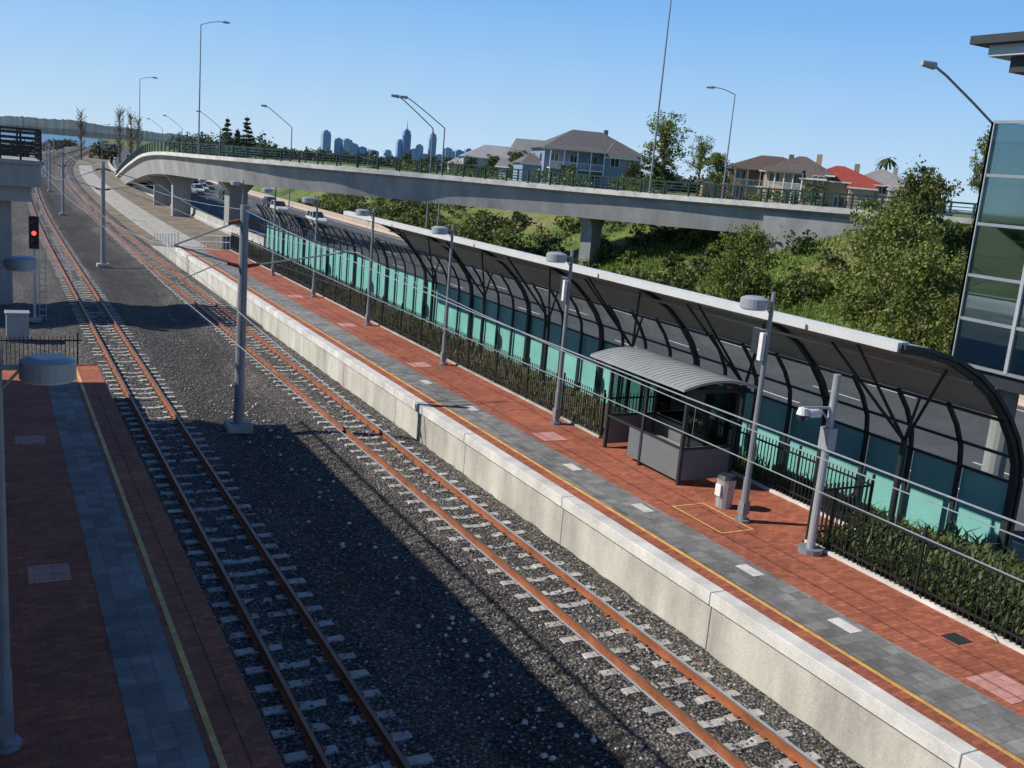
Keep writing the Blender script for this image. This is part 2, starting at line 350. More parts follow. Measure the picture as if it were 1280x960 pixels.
# ------------------------------------------------------------------ big east canopy / wind screen
def canopy():
    e=empty('platform_canopy')
    P=[(21.8,0.),(21.8,1.2),(21.8,2.5),(21.72,3.0),(21.4,3.6),(20.95,4.15),(20.3,4.75),(19.6,5.2),(18.8,5.55),(17.9,5.75),(17.05,5.85)]
    Y0,Y1,Y2=14.6,52.2,89.
    F=lambda a,c:[((0,a,0),(1,0,0)),((0,c,0),(1,0,0))]
    def shell(lst,t): return lst+[(x+t*.7,z+t) for x,z in reversed(lst)]
    b=B(); b.sweep(shell(P[5:],.10),F(Y0,Y1),roofdark,True,[roofdark]*5+[fascia]+[roofsheet]*5+[roofdark]); b.build('roof',parent=e)
    b=B(); b.box(16.93,17.05,Y0-.05,Y1+.05,5.78,5.98,fascia); b.box(17.053,17.25,Y0-.05,Y1+.05,5.93,5.99,fascia); b.build('fascia',parent=e)
    b=B(); Q=[(x+.05,z) for x,z in P]
    b.sweep(Q[2:6],F(Y0,Y1),glass,False); b.sweep(Q[2:6],F(Y1,Y2),glass,False); b.build('glazing',parent=e)
    b=B(); y=Y0
    while y<Y2-.5: b.box(21.86,21.9,y+.03,y+1.52,.0,2.47,teal); y+=1.55
    b.build('teal_panels',parent=e)
    b=B(); y=Y0;i=0
    while y<=Y2+.1:
        major=(i%4==0); top=(len(P) if major else 6) if y<=Y1+.1 else 6
        w=.15 if major else .08
        pts=[(x-.06,y,z-(.04 if z>5 else 0)) for x,z in P[:top]]
        for a,c in zip(pts[:-1],pts[1:]): b.beam(a,c,w if a[2]<4.1 else .1,w+.03,dark,(0,1,0))
        y+=1.55;i+=1
    for (x,z) in ((21.78,.05),(21.78,2.5),(21.6,3.15),(20.9,4.1)): b.box(x-.03,x+.04,Y0,Y2,z-.035,z+.035,dark)
    for (x,z) in ((19.55,5.1),(18.2,5.6)): b.box(x-.04,x+.04,Y0,Y1,z-.08,z-.01,roofdark)
    pts=[(x+.02,Y0-.04,z+.05) for x,z in P]
    for a,c in zip(pts[:-1],pts[1:]): b.beam(a,c,.1,.22,dark,(0,1,0))
    b.build('ribs',parent=e)
    b=B(); y=17.
    while y<52:
        b.cyl((20.6,y,.3),(20.6,y,3.0),.09,.08,dark)
        for q in ((18.3,y,5.6),(20.9,y,4.1),(19.4,y-1.8,5.2),(19.4,y+1.8,5.2)): b.cyl((20.6,y,2.95),q,.045,.035,dark,8)
        y+=6.2
    b.build('branching_columns',parent=e)
canopy()
def shelter():
    e=empty('platform_shelter')
    x0,x1,y0,y1=16.25,17.95,20.4,24.05
    b=B()
    for x in (x0,x1):
        for y in (y0,(y0+y1)/2,y1): b.box(x-.045,x+.045,y-.045,y+.045,.985,3.55,dark)
    for x in (x0,x1): b.box(x-.03,x+.03,y0+.05,y1-.05,1.95,2.01,dark); b.box(x-.05,x+.05,y0-.4,y1+.3,3.56,3.68,dark)
    for y in (y0,y1): b.box(x0+.05,x1-.05,y-.03,y+.03,1.95,2.01,dark); b.box(x0+.055,x1-.055,y-.04,y+.04,3.5,3.6,dark)
    b.build('frame',parent=e)
    b=B()
    b.box(x0-.02,x0+.02,y0+.05,y1-1.2,1.1,1.94,shelterg); b.box(x1-.02,x1+.02,y0+.05,y1-.05,1.1,1.94,shelterg); b.box(x0+.05,x1-.05,y0-.02,y0+.02,1.1,1.94,shelterg); b.box(x0+.05,x1-.05,y1-.02,y1+.02,1.1,1.94,shelterg)
    b.build('lower_panels',parent=e)
    sg=glassmat('shelter_smoked_glass',(.5,.55,.55),.04)
    b=B(); b.box(x1-.008,x1+.008,y0+.05,y1-.05,2.03,3.5,sg); b.box(x0+.06,x1-.06,y0-.008,y0+.008,2.03,3.48,sg); b.box(x0+.06,x1-.06,y1-.008,y1+.008,2.03,3.48,sg)
    b.build('glazing',parent=e)
    b=B(); prof=[]
    for i in range(13):
        t=i/12; prof.append((15.7+t*2.5,3.74+.34*math.sin(math.pi*(.12+.76*t))-.34*math.sin(math.pi*.12)))
    pr=prof+[(x,z-.07) for x,z in reversed(prof)]
    b.sweep(pr,[((0,19.9,0),(1,0,0)),((0,24.5,0),(1,0,0))],shelroof)
    for k in range(23):
        y=20.0+k*.2
        for a,c in zip(prof[:-1],prof[1:]): b.beam((a[0],y,a[1]+.006),(c[0],y,c[1]+.006),.02,.012,shelroof)
    b.build('curved_roof',parent=e)
    b=B(); b.box(17.3,17.75,y0+.3,y1-.3,1.42,1.47,galv)
    for y in (y0+.5,y1-.5): b.box(17.5,17.56,y-.03,y+.03,.985,1.42,galv)
    b.build('bench',parent=e)
shelter()
def platform_lamp(x,y,z,d,h=5.6,sign=False):
    b=B(); b.cyl((x,y,z),(x,y,z+.06),.2,.2,polegrey,8); b.cyl((x,y,z+.06),(x,y,z+1.1),.1,.09,polegrey,12); b.cyl((x,y,z+1.1),(x,y,z+h),.075,.05,polegrey,12)
    b.box(x-.1,x+.1,y-.1,y+.1,z+.2,z+.5,polegrey)
    hx=x+d*.55; hz=z+h-.35
    b.beam((x,y,hz+.12),(hx,y,hz+.12),.06,.06,polegrey); b.beam((x,y,hz-.2),(x+d*.25,y,hz+.1),.03,.03,polegrey)
    b.cyl((hx,y,hz-.02),(hx,y,hz+.2),.32,.32,lampgrey,24); b.cyl((hx,y,hz+.2),(hx,y,hz+.25),.32,.2,lampgrey,24); b.cyl((hx,y,hz-.05),(hx,y,hz-.02),.28,.3,whitep,24)
    if sign: b.box(x-.03,x+.03,y+.1,y+.5,z+h-1.5,z+h-.9,darkglass); b.box(x-.2,x-.1,y-.06,y+.06,z+h-1.6,z+h-.95,whitep)
    b.build('platform_lamp')
for i,y in enumerate((17.6,26.8,36.,45.2,54.4,63.6,72.8)): platform_lamp(16.12,y,.985,-1,5.6,i<2)
platform_lamp(.06,13.05,.985,1,5.25); platform_lamp(.06,23.8,.985,1,5.25)
b=B(); x,y=16.33,15.5
b.cyl((x,y,.98),(x,y,1.1),.28,.28,polegrey,12); b.cyl((x,y,1.1),(x,y,5.1),.1,.08,galv,12)
b.beam((x,y,4.35),(x-.75,y+.1,4.35),.05,.05,galv); b.beam((x,y,4.0),(x-.3,y+.05,4.33),.03,.03,galv); b.cyl((x-.75,y+.1,4.35),(x-.75,y+.1,4.2),.1,.14,whitep,12); b.cyl((x-.75,y+.1,4.2),(x-.75,y+.1,4.08),.14,.08,darkglass,12)
b.box(x-.62,x-.3,y-.02,y+.2,4.15,4.3,whitep); b.box(x-.12,x+.12,y-.14,y+.14,3.4,3.9,galv); b.build('security_camera_pole')
b=B(); b.cyl((16.35,18.6,.985),(16.35,18.6,1.75),.2,.24,galv,14); b.cyl((16.35,18.6,1.75),(16.35,18.6,1.83),.26,.2,dark,14); b.box(16.1,16.14,18.5,18.7,1.3,1.6,whitep); b.build('litter_bin')
def fence(name,pts,z,h=1.45,sp=.13,m=black,r=.022):
    b=B()
    for (a,c) in zip(pts[:-1],pts[1:]):
        a=Vector((*a,z));c=Vector((*c,z)); L=(c-a).length; d=(c-a)/L; k=int(L/sp)
        for i in range(k+1):
            p=a+d*(i*sp); big=(i%19==0); w=.05 if big else r
            b.box(p.x-w/2,p.x+w/2,p.y-w/2,p.y+w/2,z,z+h+(.12 if big else 0),m)
        for zz in (.18,h-.15): b.beam(a+Vector((0,0,zz)),c+Vector((0,0,zz)),.035,.045,m)
    return b.build(name)
fence('palisade_fence',[(16.69,3),(16.69,16.0),(18.56,16.0),(18.56,25),(16.69,25),(16.69,79)],1.04,1.35)
fence('platform_end_fence',[(.2,37.0),(2.8,37.0)],.2,1.75,.13)
q=[]
def straps(x0,x1,y0,y1,n,h,z):
    xx=rng.uniform(x0,x1,n); y=rng.uniform(y0,y1,n); hh=h*rng.uniform(.5,1.2,n); az=rng.uniform(0,6.28,n); ln=rng.uniform(.1,.45,n); w=.035
    dx=np.cos(az);dy=np.sin(az)
    p=np.stack([xx,y,np.full(n,z)],1); mid=p+np.stack([dx*ln*.4,dy*ln*.4,hh*.7],1); tip=p+np.stack([dx*ln*1.2,dy*ln*1.2,hh],1); s=np.stack([-dy*w,dx*w,0*dx],1)
    q.append(np.stack([p-s,p+s,mid+s,mid-s],1)); q.append(np.stack([mid-s,mid+s,tip+s*.2,tip-s*.2],1))
straps(16.85,19.6,3,15.9,6500,.62,.79); straps(19.5,21.3,3,15.9,1200,.35,.79); straps(18.8,21.3,16,26,1800,.5,.29); straps(16.9,21.3,26,79,2500,.45,.09)
b=B(); b.quads(np.concatenate(q),strap); b.build('garden_plants')
# ------------------------------------------------------------------ overhead line
def mast(x,y,right=True):
    z=-.35; b=B(); b.box(x-.4,x+.4,y-.4,y+.4,z-.2,z+.28,concrete)
    b.cyl((x,y,z+.28),(x,y,z+.32),.26,.26,polegrey,12)
    b.cyl((x,y,z+.3),(x,y,7.05),.17,.13,polegrey,14)
    for s,c in ((1,10.95-7.2),(-1,-(7.2-4.84))):
        tx=x+c*.9
        b.cyl((x,y,6.6),(tx,y,5.7),.03,.03,galv,6); b.cyl((x,y,5.1),(tx,y,5.7),.03,.03,galv,6); b.cyl((x+c*.3,y,5.2),(tx+.15*s,y,4.45),.02,.02,galv,6)
        b.cyl((x+s*.15,y,6.55),(x+s*.5,y,6.45),.06,.06,rust,8); b.cyl((x+s*.15,y,5.12),(x+s*.5,y,5.2),.06,.06,rust,8)
    b.build('catenary_mast')
MY=[-14,32.2,76.3,124,172,222,275,330]
for y in MY[1:]: mast(7.2+off(y),y)
b=B()
for cx in (4.84,10.95):
    for y0,y1 in zip(MY[:-1],MY[1:]):
        n=10; P1=[];P2=[]
        for i in range(n+1):
            t=i/n; y=y0+(y1-y0)*t; x=cx+off(y)+(.18*math.sin(math.pi*t)); P1.append((x,y,4.45)); P2.append((x,y,5.7-1.0*4*t*(1-t)*.75))
        b.tube(P1,.010,galv,5); b.tube(P2,.010,galv,5)
        for i in range(1,n): b.cyl(P1[i],P2[i],.005,.005,galv,4)
for y0,y1 in zip(MY[:-1],MY[1:]):
    b.tube([(7.2+off(y0+(y1-y0)*i/8),y0+(y1-y0)*i/8,6.9-.5*4*(i/8)*(1-i/8)) for i in range(9)],.009,galv,5)
b.build('overhead_wires')
b=B(); x,y=1.95,53.5
b.cyl((x,y,-.4),(x,y,3.3),.07,.06,galv,10); b.box(x-.22,x+.22,y-.12,y+.12,3.2,4.75,black); b.cyl((x,y-.1,-.4),(x,y-.1,-.2),.35,.35,concrete,10)
red,t,out=nt('red_signal_lamp'); em=t.nodes.new('ShaderNodeEmission'); em.inputs[0].default_value=(1,.03,.02,1); em.inputs[1].default_value=6; t.links.new(em.outputs[0],out.inputs[0])
for i,zz in enumerate((3.5,3.95,4.4)):
    b.cyl((x,y-.12,zz),(x,y-.15,zz),.1,.1,red if i==1 else darkglass,14)
    for k in range(9):
        a0=math.pi*k/9;a1=math.pi*(k+1)/9
        b.face([(x+.13*math.cos(a0),y-.12,zz+.13*math.sin(a0)),(x+.13*math.cos(a1),y-.12,zz+.13*math.sin(a1)),(x+.13*math.cos(a1),y-.35,zz+.13*math.sin(a1)),(x+.13*math.cos(a0),y-.35,zz+.13*math.sin(a0))],black)
for k in range(10): b.box(x+.2,x+.5,y-.02,y+.02,-.1+k*.3,-.07+k*.3,galv)
b.box(x+.19,x+.22,y-.02,y+.02,-.3,3.2,galv); b.box(x+.48,x+.51,y-.02,y+.02,-.3,3.2,galv)
b.build('railway_signal')
b=B(); b.box(.6,1.5,48,48.7,-.4,.9,galv); b.box(.62,1.48,47.95,47.998,-.2,.8,lampgrey); b.box(.55,1.55,47.93,48.75,.9,.95,galv); b.build('equipment_cabinet',bevel=.02)
b=B(); b.box(17.2,18.6,84,85,-.4,1.5,dark); b.box(17.15,18.65,83.95,85.05,1.5,1.56,dark); b.box(17.3,17.88,83.96,83.997,-.2,1.4,shelterg); b.box(17.92,18.5,83.96,83.997,-.2,1.4,shelterg); b.build('equipment_cabinet')
# west overpass stub
b=B(); b.box(-12,2.4,56,62,6.0,7.1,bridgeconc); b.box(-12,2.55,55.8,62.2,7.104,7.3,bridgeconc); b.box(-12,2.0,57,61,5.2,5.996,bridgeconc)
b.cyl((.6,59,-.5),(.6,59,5.2),.5,.5,bridgeconc,16)
for y in (56,62):
    for i in range(16): b.box(2.4-i*.9-.05,2.4-i*.9+.05,y-.05,y+.05,7.3,8.75,black)
    for zz in (7.6,7.85,8.1,8.35,8.6,8.8): b.box(-12,2.4,y-.03,y+.03,zz-.05,zz+.05,black)
for i in range(7): b.box(2.35,2.45,56.1+i*.95,56.2+i*.95,7.3,8.75,black)
for zz in (7.6,7.85,8.1,8.35,8.6,8.8): b.box(2.36,2.44,56.04,61.96,zz-.045,zz+.045,black)
b.build('concrete_overpass')
# ------------------------------------------------------------------ freeway
b=B(); b.sweep([(0,-.1),(20.4,-.1),(20.4,-.4),(0,-.4)],frames(23.4,-40,1500),asphalt); b.build('freeway_road')
b=B()
for x in (24.3,42.7): b.sweep([(0,-.095),(.14,-.095)],frames(x,-40,1500),whitep,False)
for x in (28.,31.6,35.3,39.0):
    y=-40
    while y<500: 
        b.face([(x+off(y),y,-.095),(x+.13+off(y),y,-.095),(x+.13+off(y+3),y+3,-.095),(x+off(y+3),y+3,-.095)],whitep); y+=12
b.build('lane_markings')
bar=[(0,-.4),(.6,-.4),(.55,-.1),(.38,.15),(.33,.75),(.22,.75),(.17,.15),(0,-.1)]
b=B(); b.sweep(bar,frames(22.6,-40,700),concrete); b.build('concrete_barrier')
b=B(); b.sweep(bar,frames(44.,-40,700),M('barrier_pinkish',(.45,.36,.3),.85)); b.build('concrete_barrier')
# bridge
nodes=[(30,300,-2),(27.5,262,-.6),(24.0,220,1.9),(20.6,175,4.8),(18.3,136,7.0),(20.8,111,7.45),(29,97.5,7.55),(38,88.5,7.6),(46,78.5,7.62),(53,67.5,7.75),(60,58,7.9),(67,50.5,8.0),(76,43,8.0),(90,34,8.0)]
path=[]
for i in range(1,len(nodes)-2):
    p=[Vector(q) for q in nodes[i-1:i+3]]
    for k in range(10):
        t=k/10; path.append(.5*((2*p[1])+(p[2]-p[0])*t+(2*p[0]-5*p[1]+4*p[2]-p[3])*t*t+(3*p[1]-p[0]-3*p[2]+p[3])*t**3))
path.append(Vector(nodes[-2])); fr=[]
for i,p in enumerate(path):
    d=(path[min(i+1,len(path)-1)]-path[max(i-1,0)]); d.z=0; d.normalize(); fr.append((p,Vector((-d.y,d.x,0))))
def bridge():
    e=empty('concrete_ramp_bridge'); W=6.8
    b=B(); b.sweep([(0,.3),(0,-.1),(.5,-.35),(.9,-2.35),(W-.9,-2.35),(W-.5,-.35),(W,-.1),(W,.3),(W-.3,.3),(W-.3,0),(.3,0),(.3,.3)],fr,bridgeconc,True,[coping]+[bridgeconc]*6+[coping]*2+[asphalt]*1+[asphalt,coping]); b.build('deck_girder',parent=e)
    b=B()
    for lat in (.15,W-.15):
        pts=[Vector((o.x+l.x*lat,o.y+l.y*lat,o.z+.3)) for o,l in fr]
        for zz in (.3,.55,.8,1.12):
            for a,c in zip(pts[:-1],pts[1:]): b.beam(a+Vector((0,0,zz)),c+Vector((0,0,zz)),.07,.1 if zz>1 else .06,dgreen)
        acc=0
        for a,c in zip(pts[:-1],pts[1:]):
            L=(c-a).length
            while acc<L:
                p=a.lerp(c,acc/L); b.box(p.x-.07,p.x+.07,p.y-.07,p.y+.07,p.z,p.z+1.15,dgreen); acc+=2.2
            acc-=L
    b.build('railings',parent=e)
    b=B()
    for idx in (25,31,40,71):
        o,l=fr[idx]; c=Vector((o.x,o.y,0))+l*W/2; d=Vector((l.y,-l.x,0)); zb=gz(c.x,c.y)-.5; zt=o.z-2.35
        def P(s,t,z): return c+l*s+d*t+Vector((0,0,z))
        w=1.1;th=.55
        b.hexa([P(-w,-th,zb),P(w,-th,zb),P(w,th,zb),P(-w,th,zb),P(-w,-th,zt-1),P(w,-th,zt-1),P(w,th,zt-1),P(-w,th,zt-1)],bridgeconc)
        b.hexa([P(-w,-th,zt-1),P(w,-th,zt-1),P(w,th,zt-1),P(-w,th,zt-1),P(-2,-th,zt),P(2,-th,zt),P(2,th,zt),P(-2,th,zt)],bridgeconc)
    b.build('piers',parent=e)
    i0=min(range(len(fr)),key=lambda i:(fr[i][0]-Vector((56,63,7.8))).length)
    b=B(); b.sweep([(.4,-.52),(.4,-8.5),(W-.4,-8.5),(W-.4,-.52)],fr[i0:],bridgeconc); b.build('abutment',parent=e)
bridge()
def mastlamp(x,y,z,h,dx,dy,rise=.6,r=.11):
    b=B(); b.cyl((x,y,z-.6),(x,y,z+h),r,r*.55,polegrey,10); b.cyl((x,y,z-.6),(x,y,z+.4),r*1.5,r*1.5,polegrey,10)
    pts=[(x+dx*t,y+dy*t,z+h+rise*math.sin(t*math.pi/2)) for t in (0,.25,.5,.75,1)]
    b.tube(pts,.05,polegrey,6); L=math.hypot(dx,dy); ux,uy=dx/L,dy/L; p=Vector(pts[-1])
    b.cyl(p,p+Vector((ux*.35,uy*.35,0)),.08,.17,lampgrey,10); b.cyl(p+Vector((ux*.35,uy*.35,0)),p+Vector((ux*1.,uy*1.,-.04)),.17,.1,lampgrey,10)
    b.build('street_lamp')
def slant(x,y,z,h,dx,rise):
    b=B(); b.cyl((x,y,z-.3),(x,y,z+h),.12,.08,polegrey,10); b.tube([(x,y,z+h),(x+dx*.5,y,z+h+rise*.53),(x+dx*.85,y,z+h+rise*.88),(x+dx,y,z+h+rise)],.06,polegrey,6)
    b.cyl((x+dx,y,z+h+rise),(x+dx-.9,y,z+h+rise+.02),.2,.14,lampgrey,10); b.build('street_lamp')
for (x,y) in ((44.6,107),(48.6,113),(44.9,168),(46,232),(49,300),(54,370)): slant(x,y,gz(x,y),13.2,-4.3 if x<45 or y>150 else -5,3.)
slant(47.2,35.7,gz(47.2,35.7),12.8,-6.4,3.)
def onbridge(i,h,lat,dx,dy):
    o,l=fr[i]; mastlamp(o.x+l.x*lat,o.y+l.y*lat,o.z,h,dx,dy)
onbridge(30,16.5,6.0,2.4,-.8); onbridge(74,19,6.2,2.5,1); onbridge(13,17,3,2.2,0)
x,y=polar(39.0,118); mastlamp(x,y,gz(x,y),12,-1.9,1.2)
for y in (420,500,600): mastlamp(20+off(y),y,-.4,13,2,0)
def lobby():
    e=empty('glazed_lift_tower'); x0,x1,y0,y1,z0,z1=24.,31,10.,18.7,4.65,11.2
    b=B(); b.box(x0+.03,x0+.05,y0,y1,z0,z1,greenglass); b.box(x0,x1,y1-.05,y1-.03,z0,z1,greenglass); b.box(x1-.05,x1-.03,y0,y1-.1,z0,z1,greenglass); b.build('glazing',parent=e)
    b=B()
    for zz in (4.65,5.9,7.1,8.5,9.8,11.2): b.box(x0-.03,x0+.025,y0,y1,zz-.04,zz+.04,polegrey); b.box(x0,x1,y1-.02,y1+.03,zz-.04,zz+.04,polegrey); b.box(x1-.02,x1+.04,y0,y1,zz-.04,zz+.04,polegrey)
    for i in range(6):
        y=y1-i*1.74; b.box(x0-.05,x0+.022,y-.05,y+.05,z0,z1,galv); b.box(x1-.02,x1+.05,y-.05,y+.05,z0,z1,galv)
    for i in range(5): x=x0+i*1.75; b.box(x-.05,x+.05,y1-.021,y1+.05,z0,z1,galv)
    b.build('frame',parent=e)
    b=B(); b.box(x0+.1,x1-.1,y0,y1-.1,z0-.45,z0-.02,dark); b.box(x0+.1,x1-.1,y0,y1-.1,7.0,7.15,dark); 
    for x in (25,30): 
        for y in (11,17.5): b.cyl((x,y,-.4),(x,y,4.3),.3,.3,bridgeconc,14); b.box(x-.1,x+.1,y-.1,y+.1,z0,13.2,dark)
    b.build('structure',parent=e)
    b=B(); yh=M('yellow_handrail',(.6,.5,.05))
    for zz in (5.7,6.0,8.1): b.box(x0+.3,x0+.37,y0,y1-.9,zz,zz+.06,yh)
    for i in range(30): b.box(x0+.32,x0+.34,y1-1-i*.25,y1-.98-i*.25,4.65,5.7,dark)
    b.box(25.6,28,12.5,15.5,z0,10.8,M('lift_shaft',(.12,.2,.2),.4)); b.build('handrails_and_shaft',parent=e)
    b=B(); b.box(23.6,33,8,19.6,13.2,13.42,dark); b.box(23.9,33,8,19.2,12.9,13.196,galv); b.box(24.2,33,8,18.7,12.5,12.896,dark)
    b.build('roof',parent=e)
lobby()
# ------------------------------------------------------------------ vehicles
red_l=M('tail_lamp_red',(.4,.02,.02),.3)
def car(x,y,col,rot=0,h=1.0,z=-.1,name='car'):
    paint=M('car_paint',col,.25,.2,.03,1,0,30,None,.02)
    b=B(); st=[(-2.25,.74,.42,.62),(-2.12,.84,.24,.74),(-1.05,.88,.2,.93),(1.7,.88,.2,.98),(2.15,.85,.28,.95),(2.27,.76,.42,.8)]
    k=b.mi(paint)
    for (yy_,w,zb,zt) in st:
        zt*=h; zm=(zb+zt)/2
        b.v+=[(-w*.95,yy_,zb),(-w,yy_,zm),(-w*.92,yy_,zt),(w*.92,yy_,zt),(w,yy_,zm),(w*.95,yy_,zb)]
    for i in range(5):
        for j in range(6):
            q=(j+1)%6; b.f.append((i*6+j,i*6+q,i*6+6+q,i*6+6+j)); b.m.append(k)
    b.f.append((0,1,2,3,4,5)); b.m.append(k); b.f.append((30,31,32,33,34,35)); b.m.append(k)
    r0=2.05 if h>1.1 else 1.75; r1=1.85 if h>1.1 else 1.1
    zb=.93*h;zt=1.46*h
    lo=[(-.8,-1.1,zb),(.8,-1.1,zb),(.8,r0,zb+.03),(-.8,r0,zb+.03)]; hi=[(-.62,-.3,zt),(.62,-.3,zt),(.64,r1,zt),(-.64,r1,zt)]
    for i in range(4): j=(i+1)%4; b.face([lo[i],lo[j],hi[j],hi[i]],darkglass)
    b.hexa([(p[0],p[1],p[2]-.02) for p in hi]+[(p[0]*.95,p[1]*.95,p[2]+.04) for p in hi],paint)
    for i in range(4): b.beam(lo[i],hi[i],.07,.07,paint)
    for s in (-1,1): b.beam((s*.81,.45,zb),(s*.64,.5,zt),.06,.08,paint)
    for yy_ in (-1.4,1.4):
        for s in (-1,1): b.cyl((s*.7,yy_,.33),(s*.9,yy_,.33),.33,.33,tyre,16); b.cyl((s*.9,yy_,.33),(s*.91,yy_,.33),.2,.2,galv,12)
    for s in (-1,1): b.box(s*.62-.15,s*.62+.15,-2.24,-2.12,.56*h,.7*h,whitep); b.box(s*.66-.12,s*.66+.12,2.18,2.285,.7*h,.85*h,red_l); b.box(s*.95-.09,s*.95+.09,-.95,-.8,.98*h,1.1*h,paint)
    b.box(-.5,.5,-2.262,-2.2,.4,.55,black)
    b.build(name,(x,y,z),rot)
car(37,125,(.75,.75,.73),0,1.25); car(37.6,146,(.7,.7,.68),0,1.25); car(36.5,178,(.03,.08,.06),0,1.0); car(37,202,(.7,.7,.68),0,1.05); car(33.4+off(226),226,(.04,.05,.07),0)
car(33.8,158,(.6,.6,.62),0,1.1); car(41,165,(.05,.06,.1),0,1.0); car(34,190,(.75,.75,.74),0,1.2); car(40.5,215,(.3,.3,.32),0,1.0); car(33,118,(.06,.07,.09),0,1.0)
car(33.5,19.5,(.03,.12,.26),0,1.05)
for i in range(26):
    y=236+i*19+random.uniform(-6,6); car(random.choice((30,33.4,37.2,41))+off(y)-.0,y,random.choice(((.7,.7,.7),(.75,.75,.75),(.05,.05,.06),(.3,.3,.32),(.25,.03,.03),(.6,.6,.62),(.04,.06,.15))),0,random.choice((1,1.25)))
# ------------------------------------------------------------------ vegetation
def blobs_tree(h,w,n=5000,k0=9,low=.35,seed=0):
    L=[]; rs=random.Random(seed)
    for i in range(k0):
        a=rs.uniform(0,6.28); t=rs.uniform(0,1); rr=w/2*rs.uniform(.15,.72)*(1-.45*t); z=h*(low+(.93-low)*t)
        s=w*rs.uniform(.17,.30); L.append((math.cos(a)*rr,math.sin(a)*rr,z,s,s,s*.75,n//k0,rs.randint(9,16)))
    return L
TREES={}
def treemesh(key,h,w,leafm,n=5000,k0=9,low=.35,leaf=.16,seed=0):
    b=B(); bl=blobs_tree(h,w,n,k0,low,seed)
    b.cyl((0,0,-.5),(0,0,h*low*.9),h*.03,h*.02,bark,8); b.cyl((0,0,h*low*.9),(.1,.05,h*.75),h*.02,h*.006,bark,7)
    for (x,y,z,r,_,_,_,_) in bl: b.cyl((0,0,min(z*.7,h*.6)),(x,y,z),h*.011,h*.004,bark,5)
    b.quads(leaves(bl,leaf),leafm)
    me=bpy.data.meshes.new(key); me.from_pydata(b.v,[],b.f)
    for m in b.mats: me.materials.append(m)
    me.polygons.foreach_set('material_index',b.m); me.update(); TREES[key]=me
treemesh('gum',10,8,leafA,6500,13,.4,.17,3); treemesh('gum2',10,7,leafC,3600,14,.35,.15,5)
treemesh('round',8,9,leafB,7000,11,.2,.18,8); treemesh('wattle',7,9,leafA,15000,16,.08,.14,11)
treemesh('wattle2',7,9,leafC,13000,18,.06,.14,21)
def tree(kind,az,d,H,name='tree',rot=None,sx=1.,dz=0):
    x,y=polar(az,d); base={'gum':10,'gum2':10,'round':8,'wattle':7,'wattle2':7}[kind]; s=H/base
    place(TREES[kind],name,(x,y,gz(x,y)+dz),rot if rot is not None else random.uniform(0,6),(s*sx,s*sx,s))
tree('gum2',35.6,150,11.5,'gum_tree',1.0,1.1); tree('gum2',37.6,146,8.5,'gum_tree',sx=.8); tree('gum',38.6,140,6,'gum_tree')
tree('round',35.2,146,5,'broadleaf_tree',sx=1.4); tree('round',33.9,150,4,'broadleaf_tree',sx=1.3)
tree('wattle2',40.5,77,5.4,'broadleaf_tree',sx=.8)
tree('wattle2',48.3,68,6.6,'wattle_tree',sx=.85); tree('wattle2',50.3,62,6.3,'wattle_tree',sx=.9); tree('wattle',49.4,76,6.6,'wattle_tree',sx=.8); tree('wattle',52.5,58,5,'wattle_tree')
tree('gum',52.2,120,10,'gum_tree',sx=.6)
tree('round',41.8,150,4,'broadleaf_tree'); tree('round',44,130,3.0,'broadleaf_tree',sx=1.3)
for az,d,H in ((29.2,170,4.5),(27.6,190,5),(26,200,4.0),(24.8,220,3.6),(23.6,240,3.4),(22.5,230,3.2),(21.2,260,3.6),(33,190,5),(30.5,140,3)): tree('round',az,d,H,'broadleaf_tree',sx=1.3)
for az,d,H in ((11.6,350,14.5),(12.6,350,14),(12.1,380,11)):
    x,y=polar(az,d); b=B(); b.cyl((0,0,0),(0,0,H),.3,.05,bark,6); bl=[]
    for i in range(9):
        t=i/9; z=H*(.15+.85*t); r=H*.22*(1-t)+.3; bl.append((0,0,z,r,r,.45,260,12))
    b.quads(leaves(bl,.4),leafF); b.build('norfolk_pine',(x,y,gz(x,y)))
for az,d,H in ((4.35,400,19),(6.2,390,21),(6.75,395,20),(7.1,405,18)):
    x,y=polar(az,d); b=B(); b.cyl((0,0,0),(0,0,H*.9),.35,.1,twig,6)
    for i in range(70):
        z=H*random.uniform(.15,.85); a=random.uniform(0,6.28); r=H*.09; b.cyl((0,0,z),(r*math.cos(a),r*math.sin(a),z+H*random.uniform(.1,.16)),.1,.03,twig,4)
    b.quads(leaves([(0,0,H*.55,H*.09,H*.09,H*.42,420,24)],.22),twig); b.build('poplar_tree',(x,y,gz(x,y)))
x,y=polar(47.3,200); b=B(); b.cyl((0,0,0),(0,0,9.6),.25,.2,bark,8)
for i in range(26):
    a=i*.77; el=random.uniform(-.5,.9); pts=[Vector((math.cos(a)*t*2.2,math.sin(a)*t*2.2,9.6+math.sin(el)*2*t-1.6*t*t)) for t in (0,.33,.66,1)]
    for p,q_ in zip(pts[:-1],pts[1:]):
        s=Vector((-math.sin(a),math.cos(a),0))*.22; b.face([p-s,p+s,q_+s*.8,q_-s*.8],leafB)
b.build('palm_tree',(x,y,gz(x,y)))
bl=[]
for i in range(330):
    y=random.uniform(22,175); x=46.5+off(y)+random.uniform(0,24)*random.random()**.6
    if math.hypot(x-45,y-40)<8 or (y<62 and x<50) : continue
    dd=min((Vector((p.x,p.y))-Vector((x-2.5,y-1.5))).length for p,_ in fr)
    s=random.uniform(.8,1.8); s=min(s,1.1) if dd<6 else s
    bl.append((x,y,gz(x,y)+s*.45,s*1.25,s*1.25,s*.8,330,12))
random.shuffle(bl)
